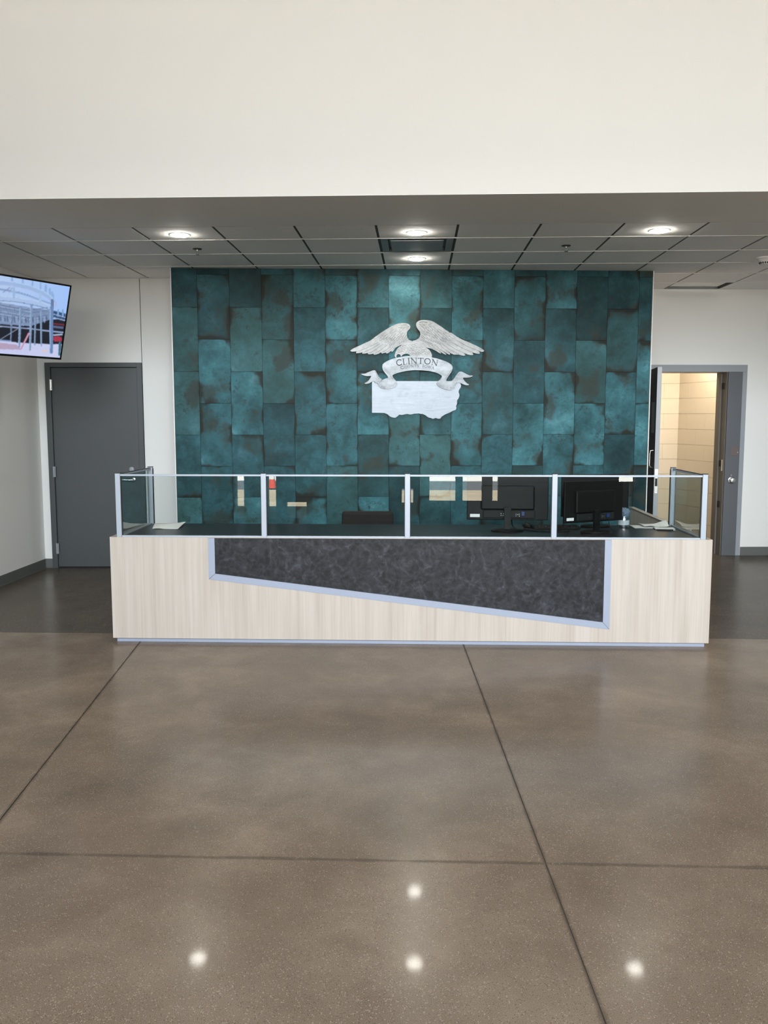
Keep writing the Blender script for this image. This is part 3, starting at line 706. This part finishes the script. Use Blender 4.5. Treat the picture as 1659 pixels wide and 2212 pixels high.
RW = [(797,150),(803,130),(825,113),(855,106),(890,104),(940,108),(980,120),(1020,145),(1065,172),(1110,205),(1150,228),(1160,240),(1172,238),(1200,255),(1250,290),(1310,320),(1360,338),(1400,355),(1480,393),(1530,422),(1541,436),(1530,446),(1500,446),(1478,440),(1493,455),(1493,466),(1475,470),(1440,463),(1405,455),(1422,472),(1418,482),(1395,483),(1355,475),(1310,462),(1335,478),(1330,489),(1300,488),(1255,475),(1235,467),(1270,480),(1272,489),(1250,490),(1200,475),(1160,455),(1145,448),(1170,468),(1165,480),(1140,470),(1100,446),(1090,443),(1125,470),(1125,481),(1105,475),(1060,446),(1050,440),(1070,458),(1068,467),(1050,461),(1005,432),(960,412),(910,402),(880,394),(850,382),(800,362),(760,352),(755,332),(790,322),(820,308),(838,285),(845,255),(835,225),(812,200),(799,175)]
plate('wing', LW, -.022, -.012, M_EAGLE); plate('wing', RW, -.022, -.012, M_EAGLE)
BODY = [(564,498),(567,472),(578,442),(598,408),(625,386),(660,364),(700,348),(760,336),(820,352),(870,385),(915,408),(945,430),(962,458),(970,485),(970,508),(930,505),(880,500),(830,500),(735,500),(727,482),(712,472),(690,469),(665,473),(645,486),(636,505),(625,478),(605,472),(588,482),(582,500),(588,515),(575,512)]
plate('body', BODY, -.026, -.015, M_EAGLE)
RIB = [(430,605),(433,588),(447,572),(480,550),(515,535),(550,522),(595,511),(640,503),(685,496),(730,492),(780,490),(830,491),(875,495),(920,500),(965,507),(1010,517),(1050,527),(1090,540),(1125,553),(1155,567),(1182,587),(1195,610),(1195,635),(1183,662),(1165,690),(1145,720),(1128,748),(1125,762),(1150,768),(1190,762),(1205,750),(1225,755),(1228,790),(1228,820),(1215,845),(1190,860),(1160,864),(1120,856),(1070,840),(1035,815),(1020,792),(1024,775),(1045,760),(1065,742),(1078,722),(1080,710),(1050,688),(1010,671),(940,656),(895,651),(850,648),(805,647),(760,648),(720,652),(680,658),(640,667),(600,677),(565,690),(540,702),(545,720),(560,742),(580,765),(598,786),(592,806),(565,830),(530,846),(490,852),(450,851),(412,840),(395,822),(388,805),(392,785),(415,765),(445,745),(480,735),(497,728),(480,700),(460,680),(443,655),(432,630)]
plate('ribbon', RIB, -.030, -.018, M_RIBBON)
LT = [(200,688),(215,686),(240,685),(265,675),(290,665),(320,652),(340,647),(355,650),(365,665),(380,692),(395,718),(410,737),(430,745),(410,770),(400,800),(370,790),(350,775),(330,764),(310,778),(290,790),(265,797),(240,797),(238,788),(258,778),(280,763),(295,742),(305,725),(312,710),(285,713),(250,711),(222,703),(205,695)]
RTL = [(1190,762),(1210,740),(1228,712),(1243,688),(1262,665),(1285,660),(1310,668),(1350,690),(1385,704),(1418,704),(1412,714),(1380,726),(1345,730),(1308,727),(1315,745),(1332,768),(1355,790),(1378,800),(1372,810),(1345,811),(1310,800),(1270,778),(1245,790),(1228,805),(1215,790),(1205,775)]
plate('ribbon_tail', LT, -.028, -.017, M_RIBBON); plate('ribbon_tail', RTL, -.028, -.017, M_RIBBON)

def strokes(mb, segs, y, th=.0006):
    for pts, w in segs:
        q = [E2(p) for p in pts]
        for (x0, z0_), (x1, z1_) in zip(q, q[1:]):
            dx, dz = x1-x0, z1_-z0_; l = math.hypot(dx, dz) or 1e-6; nx, nz = -dz/l*w/2, dx/l*w/2; ex_, ez_ = dx/l*w*.3, dz/l*w*.3
            mb.prism([(x0+nx-ex_, z0_+nz-ez_), (x0-nx-ex_, z0_-nz-ez_), (x1-nx+ex_, z1_-nz+ez_), (x1+nx+ex_, z1_+nz+ez_)], y-th, y+.0003)
def ushape(cx, cy, ang, ln, wd):
    """feather tip: open U pointing along ang (degrees, image down positive)"""
    a = R(ang); ux, uy = math.cos(a), math.sin(a); vx, vy = -uy, ux; o = []
    for k in range(9):
        th = math.pi*(k/8); u_ = (math.sin(th)**.7)*ln-(ln*.9 if k in (0, 8) else 0); v_ = math.cos(th)*wd/2
        o.append((cx+ux*u_+vx*v_, cy+uy*u_+vy*v_))
    return o
segs = []
for (a, b) in [((160,447),(380,352)),((232,455),(405,360)),((290,465),(440,366)),((350,470),(480,378)),((425,456),(520,392)),((472,458),(548,396)),((528,440),(572,392))]: segs.append(([a, ((a[0]+b[0])/2, (a[1]+b[1])/2+6), b], .0022))
for a, b in [((1500,444),(1230,320)),((1440,463),(1180,340)),((1350,470),(1130,360)),((1265,474),(1080,360)),((1165,458),(1040,350)),((1110,452),(1000,365)),((1060,440),(960,370)),((1005,425),(920,360))]: segs.append(([a, ((a[0]+b[0])/2-6, (a[1]+b[1])/2+8), b], .0022))
rr = random.Random(5)
for row, (p0, p1, n_, ang, ln, wd) in enumerate([((360,290),(640,200),4,150,30,26),((420,310),(690,250),8,138,26,22),((480,330),(695,285),8,132,24,18),((520,362),(700,318),8,128,22,15)]):
    for k in range(n_):
        f_ = k/(n_-1); segs.append((ushape(p0[0]+(p1[0]-p0[0])*f_+rr.uniform(-5, 5), p0[1]+(p1[1]-p0[1])*f_+rr.uniform(-4, 4), ang+rr.uniform(-7, 7)-f_*14, ln, wd), .0018))
for row, (p0, p1, n_, ang, ln, wd) in enumerate([((880,170),(1190,275),6,40,40,26),((870,205),(1140,300),8,42,34,24),((860,240),(1100,320),9,42,30,20),((850,275),(1040,345),9,45,26,17),((845,310),(980,372),8,38,22,14)]):
    for k in range(n_):
        f_ = k/(n_-1); segs.append((ushape(p0[0]+(p1[0]-p0[0])*f_+rr.uniform(-6, 6), p0[1]+(p1[1]-p0[1])*f_+rr.uniform(-5, 5), ang+rr.uniform(-8, 8)-f_*8, ln, wd), .0018))
segs += [([(640,163),(665,155),(695,160),(700,168)], .0022), ([(600,185),(650,192),(700,182),(722,170)], .0018), ([(835,133),(855,126),(885,125),(915,135)], .0050), ([(828,150),(870,160),(930,158),(985,130)], .0020), ([(1165,245),(1110,205)], .0012)]
m = MB(); strokes(m, segs, -.0223); part('feather_lines', m, M_DARKLINE, em, kind='stuff')
segs = []
for row, (p0, p1, n_, ang, ln, wd) in enumerate([((640,400),(800,372),6,200,18,24),((660,430),(850,402),7,190,18,24),((700,455),(900,430),7,170,16,22),((740,480),(935,462),7,180,14,20)]):
    for k in range(n_):
        f_ = k/(n_-1); segs.append((ushape(p0[0]+(p1[0]-p0[0])*f_+rr.uniform(-5, 5), p0[1]+(p1[1]-p0[1])*f_+rr.uniform(-4, 4), ang+rr.uniform(-20, 20), ln, wd), .0016))
segs += [([(590,430),(610,425),(620,435)], .002), ([(600,450),(625,452),(650,440)], .002)]
m = MB(); strokes(m, segs, -.0263); part('body_feather_lines', m, M_DARKLINE, em, kind='stuff')
segs = []
for k in range(8): segs.append(([(445+k*10, 640+k*11), (455+k*10, 618+k*10)], .0022))
for k in range(8): segs.append(([(1190-k*9, 635+k*14), (1172-k*8, 650+k*12)], .0022))
for k in range(4): segs.append(([(415+k*12, 838+k*3), (425+k*12, 818+k*3)], .0022)); segs.append(([(1215-k*12, 842+k*4), (1205-k*12, 824+k*3)], .0022))
for k in range(4): segs.append(([(590-k*14, 800+k*8), (565-k*12, 788+k*7)], .0020)); segs.append(([(1025+k*10, 798+k*9), (1048+k*10, 788+k*9)], .0020))
for k in range(5): segs.append(([(535+k*8, 712+k*11), (520+k*8, 718+k*11)], .0018)); segs.append(([(1085-k*4, 725+k*9), (1068-k*5, 722+k*9)], .0018))
segs += [([(392,800),(400,780),(430,765)], .0016), ([(1228,815),(1222,795),(1200,775)], .0016)]
m = MB(); strokes(m, segs, -.0303); part('ribbon_hatching', m, M_DARKLINE, em, kind='stuff')
segs = []
for k in range(8): segs.append(([(372+k*4.5, 668+k*10), (350+k*5, 664+k*10)], .0020))
for k in range(6): segs.append(([(1256-k*7, 672+k*11), (1282-k*8, 678+k*11)], .0020))
segs += [([(345,770),(352,785)], .0026), ([(372,782),(384,800)], .0026), ([(1232,792),(1244,780)], .0034)]
m = MB(); strokes(m, segs, -.0283); part('tail_hatching', m, M_DARKLINE, em, kind='stuff')

# lettering: serif capitals drawn as thick and thin strokes (x in ems, 0..1 high)
def arcp(cx, cy, rx, ry, a0, a1, n=14): return [(cx+rx*math.cos(R(a0+(a1-a0)*k/n)), cy+ry*math.sin(R(a0+(a1-a0)*k/n))) for k in range(n+1)]
T_, t_ = .15, .075
def sf(x, y, w=.3): return ([(x-w/2, y), (x+w/2, y)], .055)
GL = {
 'C': (.86, [(arcp(.48, .5, .40, .47, 42, 318), T_*.9), ([(.79, .98), (.79, .74)], .05), ([(.79, .02), (.80, .24)], .05)]),
 'L': (.66, [([(.16, .02), (.16, .98)], T_), ([(.1, .03), (.60, .03)], .07), ([(.60, .0), (.62, .26)], .06), sf(.16, .98), sf(.1, .02, .2)]),
 'I': (.36, [([(.18, .02), (.18, .98)], T_), sf(.18, .98), sf(.18, .02)]),
 'N': (.98, [([(.16, .02), (.16, .98)], t_), ([(.12, .98), (.82, .03)], T_), ([(.82, .02), (.82, .98)], t_), sf(.10, .98, .24), sf(.16, .02, .28), sf(.82, .98, .28)]),
 'T': (.82, [([(.41, .02), (.41, .98)], T_), ([(.03, .96), (.79, .96)], .08), ([(.04, .96), (.02, .76)], .055), ([(.78, .96), (.80, .76)], .055), sf(.41, .02)]),
 'O': (1.02, [(arcp(.51, .5, .42, .46, 0, 360, 24), T_*.85)]),
 'U': (.90, [([(.16, .98), (.16, .32)], T_), (arcp(.45, .32, .29, .29, 180, 360), .09), ([(.74, .32), (.74, .98)], t_), sf(.16, .98), sf(.74, .98)]),
 'Y': (.86, [([(.10, .98), (.43, .46)], T_), ([(.77, .98), (.43, .46)], t_), ([(.43, .02), (.43, .48)], T_), sf(.10, .98), sf(.77, .98), sf(.43, .02)]),
 'W': (1.20, [([(.10, .98), (.36, .03)], T_), ([(.36, .03), (.60, .95)], t_), ([(.60, .95), (.84, .03)], T_), ([(.84, .03), (1.10, .98)], t_), sf(.10, .98), sf(1.10, .98)]),
 'A': (.92, [([(.10, .02), (.45, .98)], t_), ([(.45, .98), (.80, .02)], T_), ([(.24, .36), (.66, .36)], .06), sf(.10, .02), sf(.80, .02)]),
 ',': (.30, [([(.12, .10), (.14, .04), (.07, -.16)], .11)]), ' ': (.35, [])}
def arctext(txt, x0, x1, h, base_, sag, half, xc, small=None):
    tot = 0; lay = []
    for i, ch in enumerate(txt):
        k = 1 if (small is None or i in small) else .80
        lay.append((ch, tot, k)); tot += (GL[ch][0]+.10)*k
    sx = (x1-x0)/tot; m = MB()
    for ch, px_, k in lay:
        for pts, w in GL[ch][1]:
            out = []
            for (gx, gy) in pts:
                X = x0+(px_+gx*k)*sx; B = base_+sag*((X-xc)/half)**2
                sl_ = 2*sag*(X-xc)/half**2
                out.append((X+gy*h*k*sl_*.9, B-gy*h*k))
            strokes(m, [(out, w*h*k*.1989*.00448)], -.0303)
    return m
part('lettering', arctext('CLINTON', 588, 1036, 64, 577, 27, 225, 812), M_DARKLINE, em, kind=None, label='dark engraved capitals reading CLINTON')
part('lettering', arctext('COUNTY, IOWA', 632, 996, 33, 613, 27, 182, 814, small={0, 8}), M_DARKLINE, em, label='dark engraved capitals reading COUNTY, IOWA')

# ------------------------------------------------------------------ television
tvW, tvH, az, tl = 1.136, .653, .46098, .25835
BR = Vector((-3.158, 7.72, 2.094))
dX = Vector((math.sin(az), math.cos(az), 0)); nv = Vector((math.cos(az), -math.sin(az), 0)); upv = Vector((0, 0, math.cos(tl)))+nv*math.sin(tl); out = dX.cross(upv)
if out.dot(nv) < 0: out = -out
ctr = BR-dX*tvW/2+upv*tvH/2
tv = thing('television', 'flat television tilted on the left wall showing a steel frame building site', 'television', ctr)
TM = Matrix(((dX.x, -out.x, upv.x, 0), (dX.y, -out.y, upv.y, 0), (dX.z, -out.z, upv.z, 0), (0, 0, 0, 1)))   # local x right, -y out, z up
bz = .013
m = MB(TM); m.box(-tvW/2, tvW/2, 0, .03, -tvH/2, tvH/2); part('housing', m, M_BLACK, tv, bevel=.003)
m = MB(TM); m.box(-tvW/2, tvW/2, -.006, 0, tvH/2-bz, tvH/2); m.box(-tvW/2, tvW/2, -.006, 0, -tvH/2, -tvH/2+bz*1.3); m.box(-tvW/2, -tvW/2+bz, -.006, 0, -tvH/2, tvH/2); m.box(tvW/2-bz, tvW/2, -.006, 0, -tvH/2, tvH/2)
part('bezel', m, M_BLACK, tv)
m = MB(TM); m.box(-.22, .22, .03, .05, -.17, .17); part('mount_plate', m, M_BLACKM, tv)
wp = Vector((-3.935, 7.05, ctr.z))-ctr
a0 = TM @ Vector((0, .05, 0)); part('wall_arm', MB().tube([a0, (a0+wp)/2+Vector((0, .1, 0)), wp], .02, 8), M_BLACKM, tv)
m = MB(); m.box(wp.x, wp.x+.02, wp.y-.1, wp.y+.1, wp.z-.15, wp.z+.15); part('wall_plate', m, M_BLACKM, tv)
# picture on the screen: flat colour attribute painted on the screen grid
src = np.array([(0, 1), (1, 1), (1, 0), (0, 0)], float); dst = np.array([(-103.6, 574.0), (153.7, 616.4), (131.0, 776.9), (-124.1, 759.1)])
A = []; Bv = []
for (u_, v_), (x_, y_) in zip(src, dst):
    A.append([u_, v_, 1, 0, 0, 0, -u_*x_, -v_*x_]); A.append([0, 0, 0, u_, v_, 1, -u_*y_, -v_*y_]); Bv += [x_, y_]
Hm = np.append(np.linalg.solve(np.array(A), np.array(Bv)), 1).reshape(3, 3)
NX, NY = 300, 168
uu, vv = np.meshgrid(np.linspace(0, 1, NX), np.linspace(0, 1, NY))
mu, mv = bz/tvW, bz/tvH
U_, V_ = mu+uu*(1-2*mu), mv*1.3+vv*(1-2.3*mv)
q = np.stack([U_, V_, np.ones_like(U_)], -1) @ Hm.T
SX = (q[..., 0]/q[..., 2])/.10849; SY = (q[..., 1]/q[..., 2]-560)/.10849     # picture drawing units
rs = np.random.RandomState(4)
def c3(r, g, b): return np.array(srgb(r, g, b))
img = np.zeros(SX.shape+(3,)); gx = np.clip(SX/1400, -1, 1)[..., None]
img[:] = c3(176, 200, 236)*(1-np.clip(gx, 0, 1))+c3(158, 192, 246)*np.clip(gx, 0, 1)
def inside(poly):
    r_ = np.zeros(SX.shape, bool); n_ = len(poly)
    for i in range(n_):
        (xa, ya), (xb, yb) = poly[i], poly[(i+1) % n_]
        if ya == yb: continue
        cnd = ((ya > SY) != (yb > SY)) & (SX < (xb-xa)*(SY-ya)/(yb-ya)+xa); r_ ^= cnd
    return r_
def poly(pts, col, nz=0):
    k = inside(pts); c_ = c3(*col); img[k] = c_*(1+nz*(rs.rand(k.sum(), 1)-.5)) if nz else c_
def line(pts, w0, col, w1=None):
    w1 = w1 or w0
    for i, ((xa, ya), (xb, yb)) in enumerate(zip(pts, pts[1:])):
        dx_, dy_ = xb-xa, yb-ya; L2 = dx_*dx_+dy_*dy_; tt = np.clip(((SX-xa)*dx_+(SY-ya)*dy_)/L2, 0, 1)
        k = np.hypot(SX-xa-tt*dx_, SY-ya-tt*dy_) < (w0+(w1-w0)*tt)/2; img[k] = c3(*col)
ring = [(-1200, 420), (0, 455), (300, 490), (600, 560), (850, 660), (1000, 760), (1075, 860), (1095, 930)]
poly([(-1200, 1280), (0, 1290), (590, 1330), (980, 1200), (1320, 1180), (1240, 1700), (600, 1680), (-1200, 1600)], (22, 24, 38), .3)
poly([(-1200, 860), (0, 860), (600, 960), (990, 1010), (990, 1200), (600, 1330), (0, 1290), (-1200, 1200)], (120, 140, 175), .5)
poly([(-1200, 1560), (0, 1600), (340, 1660), (980, 1690), (1240, 1690), (1210, 2000), (-1200, 2000)], (196, 202, 236), .12)
poly([(-1200, 1640), (0, 1660), (330, 1700), (420, 1800), (0, 1790), (-1200, 1760)], (178, 158, 185), .2)
poly([(820, 1810), (960, 1790), (930, 1850), (840, 1860)], (215, 195, 205), .1)
for x_, y0_, y1_, w in [(-700,250,440,45),(-350,290,450,45),(-80,310,470,42),(240,340,490,42),(452,400,520,40),(645,440,580,34),(805,470,640,30),(910,525,720,46),(990,590,780,40),(1036,655,830,36),(1062,700,860,26)]: line([(x_, y0_), (x_, y1_)], w, (138, 172, 218))
line(ring, 92, (152, 182, 224), 60)
line([(x_, y_-34) for x_, y_ in ring[:-1]], 10, (196, 214, 240)); line([(x_, y_+44) for x_, y_ in ring[:-1]], 9, (170, 165, 200))
line([(-1200, 570), (0, 600), (350, 660), (600, 735), (800, 810), (1000, 880)], 34, (140, 165, 208)); line([(-1200, 545), (0, 585), (350, 645), (600, 720)], 6, (90, 110, 150))
ring2 = [(-1200, 740), (0, 775), (300, 795), (620, 850), (850, 905), (980, 955), (1045, 1000)]
line(ring2, 95, (166, 190, 228), 70); line([(x_, y_+48) for x_, y_ in ring2], 10, (70, 85, 120)); line([(x_, y_-40) for x_, y_ in ring2], 8, (200, 215, 240))
line([(60, 660), (200, 560)], 18, (130, 140, 180)); line([(180, 660), (240, 570)], 16, (140, 150, 190)); line([(275, 580), (275, 760)], 44, (150, 178, 218)); line([(800, 700), (800, 850)], 52, (160, 190, 226))
line([(1040, 820), (1040, 980)], 60, (95, 120, 165)); line([(1085, 860), (1090, 950)], 20, (185, 195, 225))
for y_ in (900, 960, 1050, 1110): line([(-1200, y_-50), (0, y_), (600, y_+110), (950, y_+60)], 14, (92, 112, 150)); line([(-1200, y_-66), (0, y_-16), (600, y_+92)], 8, (178, 196, 226))
for x_ in range(-1100, 960, 46): line([(x_, 1130+(x_ % 7)*6), (x_+10, 1260)], 12, [(60, 80, 120), (160, 180, 215), (35, 42, 66)][x_//46 % 3])
line([(-1200, 1220), (0, 1250), (590, 1310)], 34, (128, 148, 184)); line([(-1200, 1290), (0, 1335), (590, 1380), (980, 1430), (1260, 1460)], 22, (150, 168, 205))
poly([(1060, 1020), (1310, 1080), (1300, 1230), (1060, 1170)], (50, 78, 120), .4); line([(1060, 1090), (1310, 1160)], 14, (170, 190, 225)); line([(1060, 1160), (1300, 1220)], 16, (165, 185, 220)); line([(1060, 1280), (1280, 1310)], 26, (120, 40, 52))
for x_ in (1155, 1250): line([(x_, 1010), (x_, 1120)], 34, (120, 165, 210))
line([(1070, 1340), (1240, 1360)], 46, (90, 100, 135)); poly([(1060, 1545), (1160, 1530), (1230, 1560), (1225, 1630), (1090, 1640), (1060, 1600)], (165, 50, 72), .2); line([(1070, 1510), (1235, 1495)], 26, (170, 185, 210))
line([(0, 1600), (340, 1390)], 12, (140, 150, 170)); line([(-600, 1560), (200, 1630)], 24, (120, 145, 190))
line([(570, 1480), (420, 1780)], 34, (205, 145, 175), 30)
for x0_, y0_, x1_, y1_, w, cl in [(-800,980,-820,1740,60,(120,145,180)),(-300,970,-320,1740,60,(120,145,180)),(235,1100,215,1620,30,(95,115,150)),(410,970,380,1740,52,(118,142,176)),(705,1150,690,1700,34,(112,136,170)),(815,1040,820,1725,36,(125,150,184)),(625,920,595,1800,50,(122,148,182))]:
    line([(x0_, y0_), (x1_, y1_)], w, cl, w*.75); line([(x0_-w*.3, y0_), (x1_-w*.25, y1_)], w*.2, (165, 188, 220))
line([(1030, 960), (1020, 1400), (1022, 1850)], 74, (104, 134, 180), 60); line([(1000, 1000), (992, 1400), (1000, 1760)], 16, (150, 180, 215))
line([(1190, 1660), (1180, 1900)], 44, (62, 110, 130)); line([(1215, 1640), (1205, 1800)], 14, (40, 60, 90))
for _ in range(2):
    q_ = np.pad(img, ((1, 1), (1, 1), (0, 0)), 'edge'); img = (q_[:-2, 1:-1]+q_[2:, 1:-1]+q_[1:-1, :-2]+q_[1:-1, 2:]+2*q_[1:-1, 1:-1])/6
verts = [tuple(TM @ Vector(((a_-.5)*tvW, -.0005, (b_-.5)*tvH))) for a_, b_ in zip(U_.ravel(), V_.ravel())]
faces = [(j*NX+i, j*NX+i+1, (j+1)*NX+i+1, (j+1)*NX+i) for j in range(NY-1) for i in range(NX-1)]
me = bpy.data.meshes.new('screen'); me.from_pydata(verts, [], faces); ca = me.color_attributes.new('picture', 'FLOAT_COLOR', 'POINT')
ca.data.foreach_set('color', np.concatenate([img.reshape(-1, 3), np.ones((NX*NY, 1))], 1).astype(np.float32).ravel())
t = NT('lit_screen'); at = t.n('ShaderNodeAttribute', attribute_name='picture'); me.materials.append(t.p(Base_Color=(.01, .01, .01), Roughness=.3, Emission_Color=at.outputs['Color'], Emission_Strength=1.0))
put('screen', me, tv)

# ------------------------------------------------------------------ street outside, mirrored in the desk glass
struct('ground_dirt', MB().box(-40, 40, -17.5, -4.6, -.3, -.02), plain('bare_earth', (.42, .35, .25), .95, var=.5, scale=1.2))
struct('ground_road', MB().box(-40, 40, -26, -17.5, -.3, -.03), plain('asphalt', (.10, .11, .125), .9, var=.2))
struct('ground_paving', MB().box(-60, 60, -70, -26, -.3, -.02), plain('concrete_paving', (.82, .80, .76), .9))
struct('ground_pale_patch', MB().box(5, 14, -26, -17.5, -.03, -.015), plain('pale_patch_concrete', (.82, .80, .76), .9))  # pale patch added outside to whiten the right-hand reflection in the glass
def cone(loc, label, first=[None]):
    if first[0] is None:
        c = thing('traffic_cone', label, 'traffic cone', loc, 0, 'traffic cones on the street outside')
        part('base', MB().box(-.18, .18, -.18, .18, 0, .035), M_BLACKM, c); part('cone_body', MB().lathe([(.15, .035), (.028, .70), (.02, .705)], 24), plain('orange_red_vinyl', (.75, .07, .03), .5), c, smooth=True)
        part('collar', MB().lathe([(.100, .34), (.077, .47)], 24), M_PAPER, c, smooth=True); first[0] = c
    else: dup(first[0], loc, label=label)
cone((-5.0, -17.9, -.02), 'orange traffic cone mirrored near the left of the desk glass')
cone((.79, -32, -.02), 'orange traffic cone mirrored in the desk glass right of the middle post')
cone((3.8, -32, -.02), 'orange traffic cone mirrored in the desk glass beside the middle monitor')
